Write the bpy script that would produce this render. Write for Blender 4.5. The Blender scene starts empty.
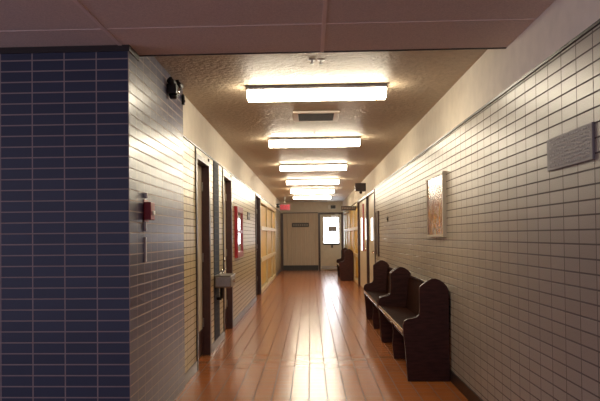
import bpy, bmesh, math, random
from mathutils import Matrix, Vector
random.seed(4)
scene = bpy.context.scene
C = scene.collection

# ------------------------------------------------------------------ camera
H = 1.3348
pitch, yaw, roll = 0.020067, 0.045864, -0.0097396
cam_d = bpy.data.cameras.new('camera'); cam = bpy.data.objects.new('camera', cam_d); C.objects.link(cam)
cam_d.sensor_fit = 'HORIZONTAL'; cam_d.sensor_width = 36.0
cam_d.lens = 720.355 / 600 * 36
cam_d.shift_x = (300 - 277.134) / 600
cam_d.shift_y = (221.545 - 200.5) / 600
cam_d.clip_start = 0.05; cam_d.clip_end = 200
cy, sy, cp, sp, cr, sr = math.cos(yaw), math.sin(yaw), math.cos(pitch), math.sin(pitch), math.cos(roll), math.sin(roll)
R0 = Vector((cy, sy, 0)); F = Vector((-sy * cp, cy * cp, sp)); U0 = Vector((sy * sp, -cy * sp, cp))
Rr = cr * R0 + sr * U0; Uu = cr * U0 - sr * R0
M = Matrix((Rr, Uu, -F)).transposed().to_4x4(); M.translation = Vector((0, 0, H))
cam.matrix_world = M
scene.camera = cam

# ------------------------------------------------------------------ light and exposure
w = bpy.data.worlds.new('world'); scene.world = w; w.use_nodes = True
bg = w.node_tree.nodes['Background']
bg.inputs[0].default_value = (0.68, 0.65, 0.88, 1); bg.inputs[1].default_value = 1.2
scene.view_settings.view_transform = 'Standard'; scene.view_settings.look = 'None'
scene.view_settings.gamma = 1.0; scene.view_settings.exposure = 0.0
try: scene.view_settings.use_curve_mapping = False
except Exception: pass
LAMP = 36.0            # strength of the fluorescent lenses
LAMPC = (1.0, 0.89, 0.68)
DAY = 9.0

# ------------------------------------------------------------------ key sizes (metres)
XL, XB, XR = -1.148, -1.118, 1.269      # left wall, blue wall, right wall
YB, YE = 4.41, 28.0                    # blue front face, far wall
BLUE_END = 6.33
ZT = 2.2505                             # top of the tiling
ZC, ZF = 2.642, 2.53                     # rear ceiling, front (lobby) ceiling
YC = 4.665                              # where the lobby ceiling ends
CW, CH = 0.203, 0.0677

# ------------------------------------------------------------------ materials
def mat(name, col, rough=.5, metal=0.0, emit=None, estr=0, spec=.5, coat=0, coat_rough=.05):
    m = bpy.data.materials.new(name); m.use_nodes = True
    b = m.node_tree.nodes['Principled BSDF']
    b.inputs['Base Color'].default_value = (*col, 1); b.inputs['Roughness'].default_value = rough
    b.inputs['Metallic'].default_value = metal; b.inputs['Specular IOR Level'].default_value = spec
    b.inputs['Coat Weight'].default_value = coat; b.inputs['Coat Roughness'].default_value = coat_rough
    if emit: b.inputs['Emission Color'].default_value = (*emit, 1); b.inputs['Emission Strength'].default_value = estr
    return m
def nd(m, t, **k):
    n = m.node_tree.nodes.new(t)
    for a, v in k.items(): setattr(n, a, v)
    return n
def lk(m, a, b): m.node_tree.links.new(a, b)
def P(m): return m.node_tree.nodes['Principled BSDF']
def noisy(m, col, amt=.15, scale=30, bump=0.0, bscale=None, detail=3, stretch=(1, 1, 1), dist=.002):
    tc = nd(m, 'ShaderNodeTexCoord'); mp = nd(m, 'ShaderNodeMapping'); mp.inputs['Scale'].default_value = stretch
    lk(m, tc.outputs['Object'], mp.inputs[0])
    n = nd(m, 'ShaderNodeTexNoise'); n.inputs['Scale'].default_value = scale; n.inputs['Detail'].default_value = detail
    lk(m, mp.outputs[0], n.inputs['Vector'])
    r = nd(m, 'ShaderNodeValToRGB')
    r.color_ramp.elements[0].position = .3; r.color_ramp.elements[1].position = .7
    r.color_ramp.elements[0].color = (*[c * (1 - amt) for c in col], 1); r.color_ramp.elements[1].color = (*[min(1, c * (1 + amt)) for c in col], 1)
    lk(m, n.outputs['Fac'], r.inputs[0]); lk(m, r.outputs[0], P(m).inputs['Base Color'])
    if bump:
        n2 = nd(m, 'ShaderNodeTexNoise'); n2.inputs['Scale'].default_value = bscale or scale; n2.inputs['Detail'].default_value = 4
        lk(m, mp.outputs[0], n2.inputs['Vector'])
        b = nd(m, 'ShaderNodeBump'); b.inputs['Strength'].default_value = bump; b.inputs['Distance'].default_value = dist
        lk(m, n2.outputs['Fac'], b.inputs['Height']); lk(m, b.outputs[0], P(m).inputs['Normal'])
    return m
def tiles(name, c1, c2, grout, axis, u0, v0, w_, h_, joint=.004, rough=.25, speck=.0, bump=.6, coat=0, mortar_rough=.8, wav=0.15, wavscale=6, spec=.5, tilt=.012):
    """stack-bonded tile: axis 'Y' lies in a wall running along Y, 'X' along X, 'F' on the floor"""
    m = mat(name, c1, rough, coat=coat, coat_rough=.08, spec=spec)
    tc = nd(m, 'ShaderNodeTexCoord'); sx = nd(m, 'ShaderNodeSeparateXYZ'); lk(m, tc.outputs['Object'], sx.inputs[0])
    cb = nd(m, 'ShaderNodeCombineXYZ')
    a, b_ = {'Y': ('Y', 'Z'), 'X': ('X', 'Z'), 'F': ('X', 'Y')}[axis]
    for k, (src, off) in enumerate(((a, u0), (b_, v0))):
        s = nd(m, 'ShaderNodeMath', operation='SUBTRACT'); lk(m, sx.outputs[src], s.inputs[0]); s.inputs[1].default_value = off - 100 * (w_, h_)[k]
        lk(m, s.outputs[0], cb.inputs[k])
    br = nd(m, 'ShaderNodeTexBrick'); br.offset = 0; br.squash = 1
    lk(m, cb.outputs[0], br.inputs['Vector'])
    br.inputs['Color1'].default_value = (*c1, 1); br.inputs['Color2'].default_value = (*c2, 1); br.inputs['Mortar'].default_value = (*grout, 1)
    br.inputs['Scale'].default_value = 1; br.inputs['Mortar Size'].default_value = joint; br.inputs['Mortar Smooth'].default_value = .1
    br.inputs['Brick Width'].default_value = w_; br.inputs['Row Height'].default_value = h_
    col = br.outputs['Color']
    if speck:
        n = nd(m, 'ShaderNodeTexNoise'); n.inputs['Scale'].default_value = 160; n.inputs['Detail'].default_value = 2
        lk(m, tc.outputs['Object'], n.inputs['Vector'])
        mr = nd(m, 'ShaderNodeMapRange'); mr.inputs[1].default_value = .3; mr.inputs[2].default_value = .7
        mr.inputs[3].default_value = 1 - speck; mr.inputs[4].default_value = 1 + speck * .6
        lk(m, n.outputs['Fac'], mr.inputs[0])
        mx = nd(m, 'ShaderNodeVectorMath', operation='SCALE'); lk(m, col, mx.inputs[0]); lk(m, mr.outputs[0], mx.inputs['Scale']); col = mx.outputs[0]
    lk(m, col, P(m).inputs['Base Color'])
    rr = nd(m, 'ShaderNodeMapRange'); rr.inputs[3].default_value = rough; rr.inputs[4].default_value = mortar_rough
    lk(m, br.outputs['Fac'], rr.inputs[0]); lk(m, rr.outputs[0], P(m).inputs['Roughness'])
    if coat:
        rc = nd(m, 'ShaderNodeMapRange'); rc.inputs[3].default_value = coat; rc.inputs[4].default_value = 0
        lk(m, br.outputs['Fac'], rc.inputs[0]); lk(m, rc.outputs[0], P(m).inputs['Coat Weight'])
    inv = nd(m, 'ShaderNodeMath', operation='SUBTRACT'); inv.inputs[0].default_value = 1; lk(m, br.outputs['Fac'], inv.inputs[1])
    n3 = nd(m, 'ShaderNodeTexNoise'); n3.inputs['Scale'].default_value = wavscale; n3.inputs['Detail'].default_value = 2
    lk(m, tc.outputs['Object'], n3.inputs['Vector'])
    b1 = nd(m, 'ShaderNodeBump'); b1.inputs['Strength'].default_value = wav; b1.inputs['Distance'].default_value = .01; lk(m, n3.outputs['Fac'], b1.inputs['Height'])
    b2 = nd(m, 'ShaderNodeBump'); b2.inputs['Strength'].default_value = bump; b2.inputs['Distance'].default_value = .002
    lk(m, inv.outputs[0], b2.inputs['Height']); lk(m, b1.outputs[0], b2.inputs['Normal'])
    # every tile is set at its own slight tilt
    dv = nd(m, 'ShaderNodeVectorMath', operation='DIVIDE'); lk(m, cb.outputs[0], dv.inputs[0]); dv.inputs[1].default_value = (w_, h_, 1)
    fl = nd(m, 'ShaderNodeVectorMath', operation='FLOOR'); lk(m, dv.outputs[0], fl.inputs[0])
    wn = nd(m, 'ShaderNodeTexWhiteNoise', noise_dimensions='3D'); lk(m, fl.outputs[0], wn.inputs['Vector'])
    sb = nd(m, 'ShaderNodeVectorMath', operation='SUBTRACT'); lk(m, wn.outputs['Color'], sb.inputs[0]); sb.inputs[1].default_value = (.5, .5, .5)
    sc = nd(m, 'ShaderNodeVectorMath', operation='SCALE'); lk(m, sb.outputs[0], sc.inputs[0]); sc.inputs['Scale'].default_value = tilt
    ad = nd(m, 'ShaderNodeVectorMath', operation='ADD'); lk(m, (b1 if bump == 0 else b2).outputs[0], ad.inputs[0]); lk(m, sc.outputs[0], ad.inputs[1])
    nm = nd(m, 'ShaderNodeVectorMath', operation='NORMALIZE'); lk(m, ad.outputs[0], nm.inputs[0]); lk(m, nm.outputs[0], P(m).inputs['Normal'])
    return m

CREAM1, CREAM2 = (.36, .305, .25), (.32, .27, .215)
m_tileR = tiles('cream_tile_right', CREAM1, CREAM2, (.11, .085, .075), 'Y', 3.2652, ZT - .02, CW, CH, joint=.0042, rough=.37, speck=.12, wav=.05, spec=.4)
m_tileL = tiles('cream_tile_left', (.50, .39, .20), (.45, .35, .17), (.14, .10, .06), 'Y', YB, ZT, CW, CH, joint=.0042, rough=.33, speck=.1, wav=.05)
m_tileB = tiles('blue_tile_side', (.050, .054, .125), (.042, .046, .105), (.50, .42, .39), 'Y', YB, 2.4471, CW, CH, joint=.0038, rough=.30, wav=.02)  # same glazed tile as the front, paler and bluer base imitating its grazing sheen
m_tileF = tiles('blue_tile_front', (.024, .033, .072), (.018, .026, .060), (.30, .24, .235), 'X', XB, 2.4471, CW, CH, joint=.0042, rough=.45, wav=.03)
m_tileP = tiles('slate_tile', (.035, .045, .07), (.03, .038, .06), (.12, .11, .11), 'Y', YB, ZT, CW, CH, joint=.003, rough=.7, spec=.15, wav=.02)
m_floor = tiles('quarry_tile', (.39, .125, .034), (.36, .112, .030), (.13, .055, .03), 'F', -.025, 5.42, .1524, .1524, joint=.0045, rough=.22, speck=.1, bump=0, coat=.0, tilt=.009, wav=.03, wavscale=7, mortar_rough=.7)
m_plaster = noisy(mat('cream_plaster', (.78, .71, .60), .75), (.78, .71, .60), .05, 8, .25, 60)
m_ceil = noisy(mat('textured_ceiling', (.48, .385, .28), .5), (.48, .385, .28), .10, 14, .9, 26, dist=.02)
m_panel = noisy(mat('acoustic_panel', (.70, .61, .54), .9), (.70, .61, .54), .12, 120, .5, 160)
m_bar = mat('ceiling_bar', (.80, .68, .62), .5)
m_dark = mat('dark_trim', (.022, .015, .014), .4)
m_brown = noisy(mat('dark_brown_frame', (.050, .018, .014), .35), (.050, .018, .014), .2, 20)
m_base = mat('grey_base', (.075, .062, .07), .28)
m_baseR = mat('black_base', (.02, .013, .012), .35)
m_leaf = noisy(mat('beige_door_paint', (.64, .56, .42), .4), (.64, .56, .42), .05, 6)
m_lens = mat('lamp_lens', (.9, .9, .85), .4, emit=LAMPC, estr=LAMP)
m_white = mat('white_enamel', (.84, .82, .78), .35)
m_steel = noisy(mat('stainless_steel', (.33, .30, .27), .4, metal=1), (.33, .30, .27), .08, 40)
m_chrome = mat('chrome', (.85, .85, .85), .08, metal=1)
m_black = mat('black_plastic', (.012, .012, .013), .35)
m_red = mat('red_enamel', (.34, .018, .024), .35)
m_honey = noisy(mat('honey_wood', (.56, .34, .06), .5), (.56, .34, .06), .14, 5, stretch=(4, 4, .6))
m_rail = noisy(mat('pale_wood_rail', (.60, .48, .27), .4), (.60, .48, .27), .06, 9)
m_wood = noisy(mat('mahogany', (.040, .014, .011), .45, spec=.2), (.044, .015, .012), .35, 9, .1, 30, stretch=(1, 1, 5))
m_seatw = noisy(mat('mahogany_seat', (.026, .009, .006), .6, spec=.03), (.026, .009, .006), .3, 12, stretch=(6, .6, 6))
m_edge = mat('highlight_wood_edge', (.07, .045, .035), .16, coat=1)  # paler base and glossy coat give bench edges their bright highlight
m_day = mat('daylit_pane', (.8, .85, .9), .1, emit=(.86, .92, 1.0), estr=DAY)
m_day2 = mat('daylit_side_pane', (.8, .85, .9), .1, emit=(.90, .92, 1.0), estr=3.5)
m_part = noisy(mat('partition_vinyl', (.62, .50, .38), .6), (.62, .50, .38), .07, 5, stretch=(8, 1, .5))
m_gray = mat('grey_metal_plaque', (.24, .215, .21), .6)
m_grayl = mat('plaque_lettering', (.40, .365, .35), .6)
m_signb = mat('brown_sign', (.055, .038, .032), .45)
m_signt = mat('sign_lettering', (.30, .26, .22), .5)
m_spk = mat('brown_grille', (.085, .055, .045), .6)
m_grille = mat('vent_dark', (.04, .033, .028), .6)
m_vent = mat('vent_frame', (.72, .64, .54), .5)
m_exit = mat('exit_face', (.30, .05, .08), .4, emit=(.95, .20, .28), estr=.02)
m_exitt = mat('exit_letters', (.5, .01, .02), .4, emit=(.7, .01, .02), estr=.25)
m_paper = mat('notice_paper', (.35, .33, .36), .6)

def art():
    m = mat('abstract_print', (.6, .55, .5), .16, spec=.35)
    tc = nd(m, 'ShaderNodeTexCoord'); n = nd(m, 'ShaderNodeTexNoise'); n.inputs['Scale'].default_value = 3.4; n.inputs['Detail'].default_value = 2.5
    n.inputs['Distortion'].default_value = 1.4
    lk(m, tc.outputs['Object'], n.inputs['Vector'])
    r = nd(m, 'ShaderNodeValToRGB'); e = r.color_ramp.elements
    e[0].position = .30; e[0].color = (.10, .015, .012, 1); e[1].position = .72; e[1].color = (.5, .5, .48, 1)
    for p, c in ((.38, (.16, .02, .02, 1)), (.44, (.26, .05, .04, 1)), (.49, (.42, .36, .33, 1)), (.54, (.16, .03, .03, 1)), (.60, (.55, .18, .03, 1)), (.66, (.16, .19, .05, 1))):
        x = e.new(p); x.color = c
    lk(m, n.outputs['Fac'], r.inputs[0]); lk(m, r.outputs[0], P(m).inputs['Base Color'])
    return m
m_art = art()

# ------------------------------------------------------------------ mesh helpers
def bx(bm, x0, x1, y0, y1, z0, z1, bev=0):
    r = bmesh.ops.create_cube(bm, size=1)
    vs = r['verts']
    bmesh.ops.scale(bm, verts=vs, vec=(abs(x1 - x0), abs(y1 - y0), abs(z1 - z0)))
    bmesh.ops.translate(bm, verts=vs, vec=((x0 + x1) / 2, (y0 + y1) / 2, (z0 + z1) / 2))
    if bev:
        es = list({e for v in vs for e in v.link_edges})
        bmesh.ops.bevel(bm, geom=es, offset=bev, segments=2, affect='EDGES', profile=.6)
    return bm
def box(*a, **k): return bx(bmesh.new(), *a, **k)
def cyl(bm, p, q, r, r2=None, seg=20):
    p, q = Vector(p), Vector(q); d = q - p
    mt = Matrix.Translation((p + q) / 2) @ d.to_track_quat('Z', 'Y').to_matrix().to_4x4()
    bmesh.ops.create_cone(bm, cap_ends=True, segments=seg, radius1=r, radius2=r if r2 is None else r2, depth=d.length, matrix=mt)
    return bm
def ball(bm, c, r, sc=(1, 1, 1)):
    bmesh.ops.create_uvsphere(bm, u_segments=16, v_segments=10, radius=r, matrix=Matrix.Translation(c) @ Matrix.Diagonal((*sc, 1)))
    return bm
def prism(pts, axis, a, b, bev=0):
    """closed outline pts (u,v) swept from a to b. axis 'Y': (x,z); axis 'X': (y,z)"""
    bm = bmesh.new()
    f = (lambda u, v, t: (u, t, v)) if axis == 'Y' else (lambda u, v, t: (t, u, v))
    A = [bm.verts.new(f(u, v, a)) for u, v in pts]; B = [bm.verts.new(f(u, v, b)) for u, v in pts]
    fa = bm.faces.new(A); fb = bm.faces.new(list(reversed(B)))
    for i in range(len(pts)):
        j = (i + 1) % len(pts); bm.faces.new((A[j], A[i], B[i], B[j]))
    bmesh.ops.recalc_face_normals(bm, faces=bm.faces)
    if bev:
        es = [e for e in list(fa.edges) + list(fb.edges)]
        bmesh.ops.bevel(bm, geom=es, offset=bev, segments=2, affect='EDGES', profile=.6)
    return bm
def obj(name, bm, m, parent=None, smooth=False):
    """link a mesh built in world coordinates as one object; under a parent it is moved into the parent's space"""
    me = bpy.data.meshes.new(name)
    if parent is not None:
        off = parent.matrix_basis.translation.copy(); pp = parent.parent
        while pp is not None: off += pp.matrix_basis.translation; pp = pp.parent
        bmesh.ops.translate(bm, verts=bm.verts, vec=-off)
    bm.to_mesh(me); bm.free()
    me.materials.append(m)
    if smooth:
        for p in me.polygons: p.use_smooth = True
    o = bpy.data.objects.new(name, me); C.objects.link(o)
    if parent is not None: o.parent = parent
    return o
def struct(name, bm, m, parent=None):
    o = obj(name, bm, m, parent)
    if parent is None: o['kind'] = 'structure'
    return o
def thing(name, label, cat, loc, group=None):
    o = bpy.data.objects.new(name, None); C.objects.link(o); o.location = loc; o.empty_display_size = .1
    o['label'] = label; o['category'] = cat
    if group: o['group'] = group
    return o
def dup(root, d, label=None):
    def cp(o, par):
        c = o.copy(); C.objects.link(c)
        if par is not None: c.parent = par
        for ch in o.children: cp(ch, c)
        return c
    r = cp(root, None); r.location = Vector(root.location) + Vector(d)
    if label: r['label'] = label
    return r
def text_bm(s, size, depth, mtx):
    cu = bpy.data.curves.new('t', 'FONT'); cu.body = s; cu.size = size; cu.extrude = depth; cu.align_x = 'CENTER'; cu.align_y = 'CENTER'
    o = bpy.data.objects.new('t', cu); C.objects.link(o)
    me = bpy.data.meshes.new_from_object(o.evaluated_get(bpy.context.evaluated_depsgraph_get()))
    bm = bmesh.new(); bm.from_mesh(me); bm.transform(mtx)
    bpy.data.objects.remove(o); bpy.data.curves.remove(cu); bpy.data.meshes.remove(me)
    return bm

# ------------------------------------------------------------------ the setting
Y0 = -2.6                                # lobby behind the camera
XLOB = -5.2
struct('floor', box(XLOB, XR + .3, Y0, YE + .3, -.15, 0), m_floor)
struct('wall_right', box(XR, XR + .3, Y0, 14.15, 0, ZT), m_tileR)
b = box(XR, XR + .3, Y0, YE + .3, ZT, ZC + .15)
struct('wall_right_upper', b, m_plaster)
b = box(XR + .12, XR + .3, 14.15, YE, 0, ZT); bx(b, XR + .02, XR + .12, 26.8, YE, 0, ZT)
struct('wall_right_far', b, m_plaster)
struct('trim_1', box(XR - .010, XR, Y0, 14.15, ZT - .006, ZT + .010), m_dark)
struct('baseboard_right', box(XR - .012, XR, Y0, 14.15, 0, .10), m_baseR)

# left: blue tiled block, its side facing the corridor and its front facing the camera
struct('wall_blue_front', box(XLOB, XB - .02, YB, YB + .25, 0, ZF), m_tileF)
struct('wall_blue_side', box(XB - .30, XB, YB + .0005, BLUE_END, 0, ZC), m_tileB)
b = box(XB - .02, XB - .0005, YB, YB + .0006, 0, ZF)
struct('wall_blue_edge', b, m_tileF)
b = box(XLOB, XB + .008, YB - .012, YB - .0005, 2.492, ZF); bx(b, XB + .0005, XB + .008, YB, YC, 2.492, ZF)
struct('trim_2', b, m_dark)

# left corridor wall: tiled stretches between openings
OPEN = [(7.20, 8.14, 2.175), (9.44, 10.44, 2.185), (15.06, 16.44, 2.25)]
SCR = (16.66, 23.6, 2.20)
b = bmesh.new()
y = BLUE_END
for a0, a1, zt in OPEN + [SCR]:
    bx(b, XL - .28, XL, y, a0, 0, ZT)
    if zt < ZT: bx(b, XL - .28, XL, a0, a1, zt, ZT)
    y = a1
bx(b, XL - .28, XL, y, YE + .3, 0, ZT)
struct('wall_left', b, m_tileL)
struct('wall_left_upper', box(XL - .28, XL, BLUE_END, YE + .3, ZT, ZC + .15), m_plaster)
struct('wall_left_recess', box(XL - .34, XL - .29, BLUE_END, YE, 0, ZT), m_plaster)
struct('trim_3', box(XL, XL + .010, BLUE_END, YE, ZT - .008, ZT + .008), m_dark)
b = bmesh.new()
for a0, a1 in ((BLUE_END, 7.15), (8.19, 9.39), (10.49, 15.0), (23.6, YE)): bx(b, XL, XL + .012, a0, a1, 0, .10, bev=.003)
struct('baseboard_left', b, m_base)

# far wall
struct('wall_back', box(XL - .3, XR + .3, YE, YE + .3, 0, ZC + .15), m_plaster)

# ceilings
struct('ceiling', box(XL - .3, XR + .3, YC, YE + .3, ZC, ZC + .2), m_ceil)
struct('ceiling_front', box(XLOB, XR + .3, Y0, YC, ZF, ZF + .33), m_panel)
b = bmesh.new()
x = .089
for x in (.089 - 3.66, .089 - 2.44, .089 - 1.257, .089): bx(b, x - .012, x + .012, Y0, YC, ZF - .004, ZF)
yy = 4.05
while yy > Y0:
    bx(b, XLOB, XR, yy - .004, yy + .004, ZF - .003, ZF); yy -= .61
struct('ceiling_bars', b, m_bar)
b = box(XB, XR, YC - .006, YC + .010, ZF - .006, ZF + .02)
struct('trim_4', b, m_dark)

# ------------------------------------------------------------------ doors on the left
def left_door(n, a0, a1, zt, leafmat, kick=True, knob=True):
    root = bpy.data.objects.new('door_%d' % n, None); C.objects.link(root); root.location = (XL, (a0 + a1) / 2, 0); root['kind'] = 'structure'
    f = bmesh.new()
    X1 = XL + .012
    bx(f, XL - .28, X1, a0 - .004, a0 + .045, 0, zt); bx(f, XL - .28, X1, a1 - .045, a1 + .05, 0, zt + .04)
    bx(f, XL - .28, X1, a0 + .045, a1 - .045, zt - .045, zt + .004)
    obj('door_frame', f, m_brown, root)
    j = box(XL - .005, X1, a0 - .03, a0 - .004, 0, ZT - .009); obj('edge_strip', j, m_dark, root)
    lf = obj('door_leaf', box(XL - .125, XL - .075, a0 + .05, a1 - .05, .012, zt - .05, bev=.003), leafmat, root)
    if kick: obj('kick_plate', box(XL - .0745, XL - .071, a0 + .06, a1 - .06, .02, .30), m_brown, root)
    for zz in (.32, 1.05, 1.85):
        h = bmesh.new(); cyl(h, (XL - .066, a1 - .055, zz), (XL - .066, a1 - .055, zz + .1), .008); obj('hinge', h, m_steel, root)
    if knob:
        k = bmesh.new(); cyl(k, (XL - .075, a0 + .13, 1.02), (XL - .02, a0 + .13, 1.02), .010); ball(k, (XL - .005, a0 + .13, 1.02), .028, (.7, 1, 1))
        obj('door_knob', k, m_chrome, root, True)
    return root
left_door(1, 7.20, 8.14, 2.175, m_leaf, knob=False)
left_door(2, 9.44, 10.44, 2.185, m_leaf)
left_door(3, 15.06, 16.44, 2.25 - .005, m_brown, kick=False)

# wood-framed screens
def screen(name, label, side, ys, rails, zt, wallx):
    s = 1 if side == 'L' else -1
    y0, y1 = ys[0], ys[-1]
    t = thing(name, label, 'wood screen', (wallx, (y0 + y1) / 2, 0))
    zs = [.10] + rails + [zt - .07]
    for i in range(len(ys)):
        w_ = .075; obj('stile', box(wallx - s * .10, wallx + s * .0, max(y0, ys[i] - w_), min(y1, ys[i] + w_), 0, zt), m_rail, t)
    for z in [.05] + rails + [zt - .035]:
        obj('rail', box(wallx - s * .095, wallx + s * (.018 if side == 'L' else .004), y0 + .002, y1 - .002, z - .045, z + .045, bev=.004), m_rail, t)
    for i in range(len(ys) - 1):
        for k in range(len(zs) - 1):
            obj('panel', box(wallx - s * .075, wallx - s * .04, ys[i] + .07, ys[i + 1] - .07, zs[k] + .04, zs[k + 1] - .04), m_honey, t)
    return t
screen('wood_panel_screen', 'honey wood panelled screen with pale rails in the left corridor wall', 'L', [16.66, 19.3, 21.9, 23.6], [.777, 1.525], 2.195, XL)
screen('wood_panel_screen', 'honey wood panels on the right wall beyond the beige doors, behind the farthest bench', 'R', [19.2, 21.2, 23.4, 25.4, 26.8], [.777, 1.525], 2.2, XR)

# slate tile strip with the fountain
struct('trim_5', box(XL, XL + .006, 8.52, 8.99, 0, ZT - .012), m_tileP)

# ------------------------------------------------------------------ far end: folding partition, door
E = YE
t = thing('wall_partition', 'beige grooved partition panels in a dark frame at the corridor end', 'partition', (-.4, E, 0))
xs = [-1.05 + i * (.325 + 1.05) / 8 for i in range(9)]
b = bmesh.new()
for i in range(8): bx(b, xs[i] + .006, xs[i + 1] - .006, E - .05, E - .005, .19, 2.205, bev=.006)
obj('panel', b, m_part, t)
b = box(-1.148, -1.05, E - .06, E - .0005, 0, 2.22); bx(b, -1.05, .30, E - .06, E - .0005, 2.205, 2.24)
obj('frame', b, m_brown, t)
obj('baseboard', box(-1.05, .30, E - .062, E - .004, 0, .19), m_dark, t)
s = thing('nameplate', 'small dark brown lettered sign on the beige partition panels', 'sign', (-.38, E - .06, 1.75))
obj('plate', box(-.71, -.05, E - .075, E - .051, 1.672, 1.835, bev=.003), m_signb, s)
b = bmesh.new()
for i in range(7): bx(b, -.66 + i * .085, -.605 + i * .085, E - .078, E - .0745, 1.72, 1.785)
obj('lettering', b, m_signt, s)

d = bpy.data.objects.new('door_4', None); C.objects.link(d); d.location = (.8, E, 0); d['kind'] = 'structure'
b = box(.305, .385, E - .09, E - .001, 0, 2.225); bx(b, 1.20, XR - .005, E - .09, E - .001, 0, 2.225); bx(b, .385, 1.20, E - .09, E - .001, 2.15, 2.225)
obj('door_frame', b, m_brown, d)
b = box(.39, .518, E - .06, E - .005, .02, 2.145); bx(b, 1.10, 1.197, E - .06, E - .005, .02, 2.145)
bx(b, .518, 1.10, E - .06, E - .005, .02, 1.04); bx(b, .518, 1.10, E - .06, E - .005, 2.03, 2.145)
lf = obj('door_leaf', b, m_leaf, d)
obj('glass_pane', box(.518, 1.10, E - .035, E - .025, 1.04, 2.03), m_day, lf)
obj('push_bar', box(.50, 1.12, E - .11, E - .062, .975, 1.035, bev=.008), m_dark, lf)
obj('lock', box(.80, .87, E - .08, E - .058, .86, .96, bev=.004), m_dark, lf)
obj('kick_plate', box(.41, 1.18, E - .068, E - .058, .04, .16), m_steel, lf)
b = box(.80, 1.06, E - .14, E - .062, 2.06, 2.13, bev=.006); bx(b, .95, 1.10, E - .16, E - .12, 2.14, 2.16)
obj('door_closer', b, m_white, d)
s = thing('notice', 'grey notice taped to the bright window of the far door', 'notice', (.86, E - .04, 1.6))
obj('sheet', box(.69, 1.03, E - .040, E - .0355, 1.487, 1.703), m_paper, s)
b = bmesh.new()
for i in range(2): bx(b, .72 + .16 * i, .83 + .16 * i, E - .042, E - .0395, 1.53, 1.66)
obj('print', b, m_signt, s)
s = thing('wall_lamp_box', 'white box with a dark right half above the far door', 'emergency light', (.85, E, 2.44))
obj('casing', box(.697, 1.005, E - .10, E - .001, 2.355, 2.52, bev=.006), m_white, s)
obj('face', box(.80, .985, E - .105, E - .099, 2.375, 2.50), m_black, s)

# ------------------------------------------------------------------ right wall doors
def right_door(n, a0, a1, wins, redstrip=False):
    zt = 2.235
    root = bpy.data.objects.new('door_%d' % n, None); C.objects.link(root); root.location = (XR, (a0 + a1) / 2, 0); root['kind'] = 'structure'
    f = box(XR - .015, XR + .12, a0, a0 + .07, 0, zt); bx(f, XR - .015, XR + .12, a1 - .05, a1, 0, zt); bx(f, XR - .01, XR + .12, a0 + .07, a1 - .05, zt - .04, zt)
    obj('door_frame', f, m_brown, root)
    zs0, zs1 = wins[0][2], wins[0][3]
    b = bmesh.new(); yy = a0 + .07
    for (w0, w1, z0, z1) in wins:
        bx(b, XR + .04, XR + .10, yy, w0, .01, zt - .045)
        bx(b, XR + .04, XR + .10, w0, w1, .01, z0); bx(b, XR + .04, XR + .10, w0, w1, z1, zt - .045); yy = w1
    bx(b, XR + .04, XR + .10, yy, a1 - .055, .01, zt - .045)
    lf = obj('door_leaf', b, m_leaf, root)
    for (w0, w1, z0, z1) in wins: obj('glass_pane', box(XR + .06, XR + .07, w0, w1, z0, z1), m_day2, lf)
    k = bmesh.new(); cyl(k, (XR - .01, a0 + .25, 1.0), (XR + .045, a0 + .25, 1.0), .012); ball(k, (XR - .015, a0 + .25, 1.0), .03)
    obj('door_knob', k, m_chrome, lf, True)
    return root
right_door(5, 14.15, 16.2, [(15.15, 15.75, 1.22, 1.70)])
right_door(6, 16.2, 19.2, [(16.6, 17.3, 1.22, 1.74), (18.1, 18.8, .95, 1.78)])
s = thing('red_cabinet', 'narrow red framed cabinet on the right wall between beige door and wood panels', 'fire cabinet', (XR, 17.8, 1.3))
b = box(XR + .015, XR + .0395, 17.62, 17.66, .95, 2.1); bx(b, XR + .015, XR + .0395, 17.82, 17.86, .95, 2.1); bx(b, XR + .015, XR + .0395, 17.66, 17.82, .95, 1.0); bx(b, XR + .015, XR + .0395, 17.66, 17.82, 2.05, 2.1)
obj('frame', b, m_red, s); obj('door_panel', box(XR + .02, XR + .0395, 17.66, 17.82, 1.0, 2.05), m_white, s)

# ------------------------------------------------------------------ ceiling lights
XM = .066
def light(y):
    t = thing('ceiling_light', '', 'ceiling light', (XM, y, ZC), 'fluorescent ceiling lights')
    obj('housing', box(XM - .605, XM + .605, y - .035, y + .035, 2.6085, ZC - .0005, bev=.004), m_white, t)
    pr = [(-.086, 2.603), (-.092, 2.590), (-.082, 2.538), (-.062, 2.524), (.062, 2.524), (.082, 2.538), (.092, 2.590), (.086, 2.603)]
    obj('lens', prism([(y + a, z) for a, z in pr], 'X', XM - .60, XM + .60, bev=.004), m_lens, t)
    obj('tray', box(XM - .612, XM + .612, y - .089, y + .089, 2.6035, 2.608), m_signb, t)
    return t
LY = [6.28, 9.60, 13.10, 16.60, 20.0, 23.3]
LL = ['glowing fluorescent ceiling light nearest the camera, longest in view, in front of the vent',
      'second fluorescent ceiling light counting from the camera, just beyond the vent',
      'third fluorescent ceiling light counting from the camera',
      'fourth fluorescent ceiling light counting from the camera',
      'fluorescent ceiling light fifth from the camera, next to last',
      'farthest fluorescent ceiling light, nearest the exit sign, shortest in view']
L0 = light(LY[0]); L0['label'] = LL[0]
for y, l in zip(LY[1:], LL[1:]): dup(L0, (0, y - LY[0], 0), l)

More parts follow.
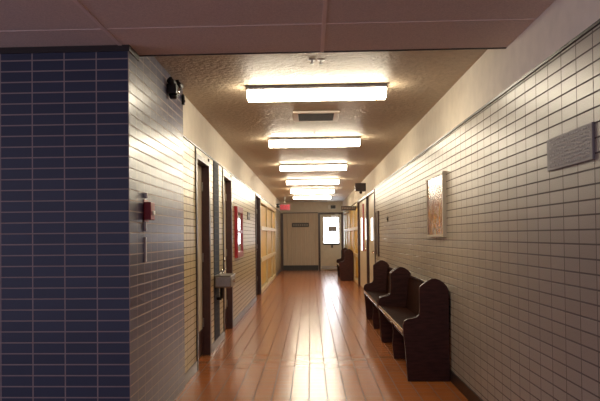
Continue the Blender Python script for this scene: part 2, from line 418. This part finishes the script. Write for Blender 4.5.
v = thing('ceiling_vent', 'square metal air vent in the ceiling behind the nearest light', 'air vent', (.075, 7.85, ZC))
b = box(-.17, .32, 7.54, 7.60, ZC - .018, ZC - .0005); bx(b, -.17, .32, 8.10, 8.16, ZC - .018, ZC - .0005)
bx(b, -.17, -.115, 7.60, 8.10, ZC - .018, ZC - .0005); bx(b, .265, .32, 7.60, 8.10, ZC - .018, ZC - .0005)
obj('frame', b, m_vent, v)
b = bmesh.new()
for i in range(12): bx(b, -.115, .265, 7.61 + i * .041, 7.63 + i * .041, ZC - .016, ZC - .006)
obj('louvres', b, m_grille, v)
obj('duct_opening', box(-.115, .265, 7.60, 8.10, ZC - .004, ZC - .0005), m_black, v)

for (x, y, lab) in ((.026, 5.34, 'small white fitting on the ceiling, left of the near pair'), (.093, 5.35, 'small white fitting on the ceiling, right of the near pair'),
                    (.06, 9.1, 'small white fitting on the ceiling in front of the second light'), (.044, 12.6, 'small white fitting on the ceiling in front of the third light')):
    s = thing('ceiling_fitting', lab, 'ceiling fitting', (x, y, ZC), 'small white ceiling fittings')
    c = bmesh.new(); cyl(c, (x, y, ZC - .006), (x, y, ZC - .0005), .026); obj('rose', c, m_white, s)
    c = bmesh.new(); cyl(c, (x, y, ZC - .028), (x, y, ZC - .006), .008); cyl(c, (x, y, ZC - .031), (x, y, ZC - .028), .015); obj('head', c, m_white, s)

# ------------------------------------------------------------------ benches
BX0, BX1 = .835, 1.253                    # front and back of the bench
def end_outline():
    f, bk = BX0, BX1
    pts = [(f + .038, 0), (f + .030, .12), (f + .018, .28), (f + .006, .42), (f, .485), (f, .515), (f + .012, .548), (f + .04, .566),
           (f + .09, .575), (f + .125, .585), (f + .145, .605), (f + .152, .64), (f + .152, .84), (f + .157, .862), (f + .185, .885),
           (f + .225, .914), (f + .262, .932), (f + .30, .935), (f + .335, .922), (f + .375, .893), (f + .403, .862), (bk, .82), (bk, 0)]
    return pts
def bench(y0, y1, label, group='dark wooden benches along the right wall'):
    t = thing('wooden_bench', label, 'bench', ((BX0 + BX1) / 2, y0, 0), group)
    for a in (y0, y1 - .045):
        obj('end_panel', prism(end_outline(), 'Y', a, a + .045, bev=.007), m_wood, t, False)
    a, c = y0 + .045, y1 - .045
    # seat: slightly dished board with a rounded nose
    s = [(BX0 + .012, .432), (BX0 + .008, .445), (BX0 + .012, .456), (BX0 + .028, .461), (BX0 + .12, .452), (BX0 + .24, .440), (BX0 + .335, .438), (BX0 + .335, .415), (BX0 + .24, .414), (BX0 + .03, .428)]
    obj('seat', prism(s, 'Y', a, c), m_seatw, t)
    n = [(BX0 + .004, .424), (BX0 - .002, .438), (BX0 + .001, .458), (BX0 + .007, .466), (BX0 + .016, .466), (BX0 + .0185, .4602), (BX0 + .0115, .456), (BX0 + .0075, .445), (BX0 + .0115, .424)]
    obj('seat_nosing', prism(n, 'Y', a, c), m_edge, t)
    k = [(BX0 + .31, .439), (BX0 + .385, .80), (BX0 + .405, .80), (BX0 + .345, .415), (BX0 + .336, .415), (BX0 + .336, .439)]
    k = [(BX0 + .336, .42), (BX0 + .380, .81), (BX0 + .402, .81), (BX0 + .360, .42)]
    obj('backrest', prism(k, 'Y', a, c), m_seatw, t)
    obj('back_rail', box(BX0 + .368, BX0 + .412, a, c, .811, .846, bev=.008), m_edge, t)
    obj('apron', box(BX0 + .06, BX0 + .085, a, c, .34, .415), m_wood, t)
    m = (y0 + y1) / 2
    mp = [(BX0 + .05, 0), (BX0 + .035, .14), (BX0 + .045, .30), (BX0 + .03, .413), (BX0 + .33, .413), (BX0 + .36, .02), (BX0 + .36, 0)]
    obj('centre_support', prism(mp, 'Y', m - .02, m + .02, bev=.004), m_wood, t)
    return t
bench(6.62, 9.05, 'dark mahogany bench nearest the camera on the right wall, end panel in full view')
bench(9.12, 11.5, 'dark mahogany bench directly behind the nearest one, against the right wall')
bench(21.2, 23.4, 'far dark wooden bench near the window door at the corridor end')

# ------------------------------------------------------------------ right wall things
p = thing('framed_picture', 'glass-fronted abstract picture in reds and white on the right tiled wall', 'picture', (XR, 7.25, 1.6))
ya, yb, za, zb = 6.765, 7.70, 1.312, 1.925
b = box(XR - .035, XR - .001, ya, ya + .022, za, zb); bx(b, XR - .035, XR - .001, yb - .022, yb, za, zb)
bx(b, XR - .035, XR - .001, ya + .022, yb - .022, za, za + .022); bx(b, XR - .035, XR - .001, ya + .022, yb - .022, zb - .022, zb)
obj('frame', b, mat('picture_frame_paint', (.42, .36, .28), .4), p)
obj('print', box(XR - .026, XR - .002, ya + .022, yb - .022, za + .022, zb - .022), m_art, p)

p = thing('metal_plaque', 'grey metal plaque with rows of small raised lettering on the right tiled wall', 'plaque', (XR, 3.56, 1.745))
obj('plate', box(XR - .012, XR - .0005, 3.258, 3.872, 1.662, 1.829, bev=.002), m_gray, p)
b = bmesh.new(); rnd = random.Random(7)
for r in range(8):
    z = 1.812 - r * .0185; yy = 3.85 - rnd.random() * .08
    while yy > 3.30 - rnd.random() * .02:
        l = rnd.choice((.008, .012, .018, .024)); bx(b, XR - .0135, XR - .0115, yy - l, yy, z - .0035, z + .0035); yy -= l + rnd.choice((.007, .010, .02))
obj('lettering', b, m_grayl, p)

t = thing('wall_button', 'tiny round dark button on the right tiled wall beyond the picture', 'button', (XR, 11.82, 1.595))
c = bmesh.new(); cyl(c, (XR - .012, 11.82, 1.595), (XR - .0005, 11.82, 1.595), .045); obj('plate', c, m_signb, t)
c = bmesh.new(); cyl(c, (XR - .022, 11.82, 1.595), (XR - .012, 11.82, 1.595), .02); obj('push_button', c, m_black, t)
t = thing('notice_board', 'tall narrow dark brown board on the right wall before the beige doors', 'board', (XR, 13.55, 1.36))
obj('board', box(XR - .02, XR - .001, 13.36, 13.75, .967, 1.755), m_signb, t)
b = box(XR - .028, XR - .001, 13.33, 13.36, .94, 1.78); bx(b, XR - .028, XR - .001, 13.75, 13.78, .94, 1.78)
bx(b, XR - .028, XR - .001, 13.36, 13.75, .94, .967); bx(b, XR - .028, XR - .001, 13.36, 13.75, 1.755, 1.78)
obj('frame', b, m_brown, t)
t = thing('wall_speaker', 'square brown speaker box high on the right plaster wall', 'speaker', (XR, 16.5, 2.43))
obj('cabinet', box(1.03, XR - .0005, 16.4, 16.6, 2.337, 2.52, bev=.006), m_signb, t)
b = bmesh.new()
for i in range(6): bx(b, 1.045, 1.25, 16.392, 16.402, 2.352 + i * .027, 2.367 + i * .027)
obj('grille', b, m_spk, t)
c = bmesh.new(); cyl(c, (1.16, 16.5, 2.318), (1.16, 16.5, 2.339), .03); ball(c, (1.16, 16.5, 2.312), .034); obj('sensor_dome', c, m_black, t, True)
t = thing('hanging_sign', 'dark brown projecting sign on the right wall near the far door', 'sign', (1.06, 20, 2.08))
obj('board', box(.857, XR - .001, 19.98, 20.02, 2.02, 2.148, bev=.003), m_signb, t)
b = bmesh.new()
for i in range(8): bx(b, .885 + i * .045, .915 + i * .045, 19.977, 19.981, 2.065, 2.105)
obj('lettering', b, m_signt, t)

# ------------------------------------------------------------------ left wall things
t = thing('emergency_light', 'black twin-head emergency light high on the blue tiled wall', 'emergency light', (XB, 5.7, 2.53))
obj('casing', box(XB + .001, XB + .078, 5.60, 5.74, 2.47, 2.545, bev=.01), m_black, t)
for (x, y) in ((XB + .033, 5.60), (XB + .066, 5.71)):
    hd = bmesh.new(); cyl(hd, (x, y - .03, 2.56), (x + .012, y + .05, 2.55), .024, .029)
    cyl(hd, (x, y, 2.545), (x, y, 2.592), .014)
    h = obj('lamp_head', hd, m_black, t, True)
    ln = bmesh.new(); cyl(ln, (x + .012, y + .0505, 2.55), (x + .014, y + .058, 2.549), .025); obj('lens', ln, m_chrome, h)
lw = bmesh.new(); cyl(lw, (XB + .04, 5.67, 2.435), (XB + .04, 5.67, 2.472), .026, .037); obj('lower_cup', lw, m_black, t, True)
lw = bmesh.new(); ball(lw, (XB + .080, 5.69, 2.50), .014, (.6, 1, 1.8)); obj('lamp_bulb', lw, m_chrome, t, True)

t = thing('wall_sensor', 'small black box at the end edge of the blue wall below the ceiling', 'sensor', (XB, 6.30, 2.53))
obj('body', box(XB + .0005, XB + .022, 6.26, 6.31, 2.50, 2.59, bev=.003), m_black, t)
c = bmesh.new(); cyl(c, (XB + .022, 6.285, 2.53), (XB + .028, 6.285, 2.53), .012); obj('button', c, m_dark, t)

t = thing('fire_alarm', 'red fire alarm pull box on the blue tiled wall', 'fire alarm', (XB, 4.86, 1.5))
obj('body', box(XB + .004, XB + .052, 4.785, 4.91, 1.452, 1.572, bev=.006), m_red, t)
obj('back_plate', box(XB + .0005, XB + .006, 4.79, 4.92, 1.44, 1.59, bev=.002), m_red, t)
obj('pull_handle', box(XB + .052, XB + .060, 4.83, 4.89, 1.485, 1.515, bev=.003), m_white, t)
obj('conduit', box(XB + .0005, XB + .016, 4.80, 4.822, 1.375, 1.44, bev=.003), m_white, t)
obj('raceway', box(XB + .0005, XB + .014, 4.80, 4.825, 1.17, 1.335, bev=.003), m_white, t)
obj('top_cap', box(XB + .0005, XB + .02, 4.81, 4.85, 1.60, 1.635, bev=.004), m_white, t)

t = thing('drinking_fountain', 'stainless steel wall drinking fountain in front of the slate tile strip', 'drinking fountain', (XL, 8.75, .8))
bs = obj('basin', box(XL + .007, XL + .205, 8.50, 9.0, .725, .865, bev=.018), m_steel, t)
rm = box(XL + .004, XL + .21, 8.49, 9.01, .862, .874, bev=.005); obj('rim', rm, m_steel, t)
for y in (8.58, 8.92):
    c = bmesh.new(); cyl(c, (XL + .06, y, .872), (XL + .06, y, .90), .014); cyl(c, (XL + .06, y, .90), (XL + .085, y, .925), .009); ball(c, (XL + .088, y, .926), .012)
    obj('bubbler', c, m_chrome, t, True)
c = bmesh.new(); cyl(c, (XL + .203, 8.75, .80), (XL + .222, 8.75, .80), .018); obj('push_button', c, m_chrome, t)
c = bmesh.new(); cyl(c, (XL + .06, 8.75, .58), (XL + .06, 8.75, .728), .02); cyl(c, (XL + .006, 8.75, .58), (XL + .06, 8.75, .58), .02); obj('drain_pipe', c, m_black, t, True)

t = thing('fire_hose_cabinet', 'red framed fire cabinet with white glazed panels on the left tiled wall', 'fire cabinet', (XL, 11.3, 1.4))
ya, yb, za, zb, X1 = 10.86, 11.78, 1.01, 1.795, XL + .05
b = box(XL + .001, X1, ya, ya + .08, za, zb); bx(b, XL + .001, X1, yb - .08, yb, za, zb)
bx(b, XL + .001, X1, ya + .08, yb - .08, za, za + .09); bx(b, XL + .001, X1, ya + .08, yb - .08, zb - .09, zb)
obj('frame', b, m_red, t)
obj('mid_rail', box(XL + .001, X1 - .004, ya + .08, yb - .08, 1.385, 1.43), m_red, t)
m_glaze = mat('white_glazing', (.75, .72, .74), .12, coat=1, coat_rough=.03)
for z0, z1 in ((za + .09, 1.385), (1.43, zb - .09)): obj('glazed_panel', box(XL + .001, XL + .03, ya + .08, yb - .08, z0, z1), m_glaze, t)
c = bmesh.new(); cyl(c, (X1 - .001, ya + .04, 1.36), (X1 + .02, ya + .04, 1.36), .012); obj('latch', c, m_chrome, t)
t = thing('room_sign', 'small brown room sign on the left tiles between red cabinet and dark doorway', 'sign', (XL, 13.35, 1.71))
obj('plate', box(XL + .0005, XL + .012, 13.1, 13.6, 1.645, 1.78, bev=.003), m_signb, t)
b = bmesh.new()
for i in range(2): bx(b, XL + .011, XL + .014, 13.15 + i * .21, 13.32 + i * .21, 1.69, 1.735)
obj('lettering', b, m_signt, t)
t = thing('security_camera', 'round black dome camera on the upper left wall near the exit sign', 'camera', (XL, 24, 2.34))
c = bmesh.new(); ball(c, (XL + .07, 24, 2.34), .07, (1, 1, 1)); obj('dome', c, m_black, t, True)
c = bmesh.new(); cyl(c, (XL + .0005, 24, 2.34), (XL + .03, 24, 2.34), .055); obj('mount', c, m_white, t)
c = bmesh.new(); cyl(c, (XL + .12, 23.97, 2.34), (XL + .145, 23.96, 2.34), .02); obj('eye', c, m_chrome, t)
t = thing('exit_sign', 'red illuminated exit sign hanging at the far left of the corridor', 'exit sign', (-.835, 24, ZC))
obj('box', box(-1.0, -.668, 23.97, 24.03, 2.197, 2.385, bev=.004), m_exit, t)
obj('lettering', text_bm('EXIT', .15, .002, Matrix.Translation((-.834, 23.967, 2.29)) @ Matrix.Rotation(math.pi / 2, 4, 'X')), m_exitt, t)
c = bmesh.new(); cyl(c, (-.834, 24, 2.385), (-.834, 24, ZC - .0005), .01); obj('stem', c, m_white, t)
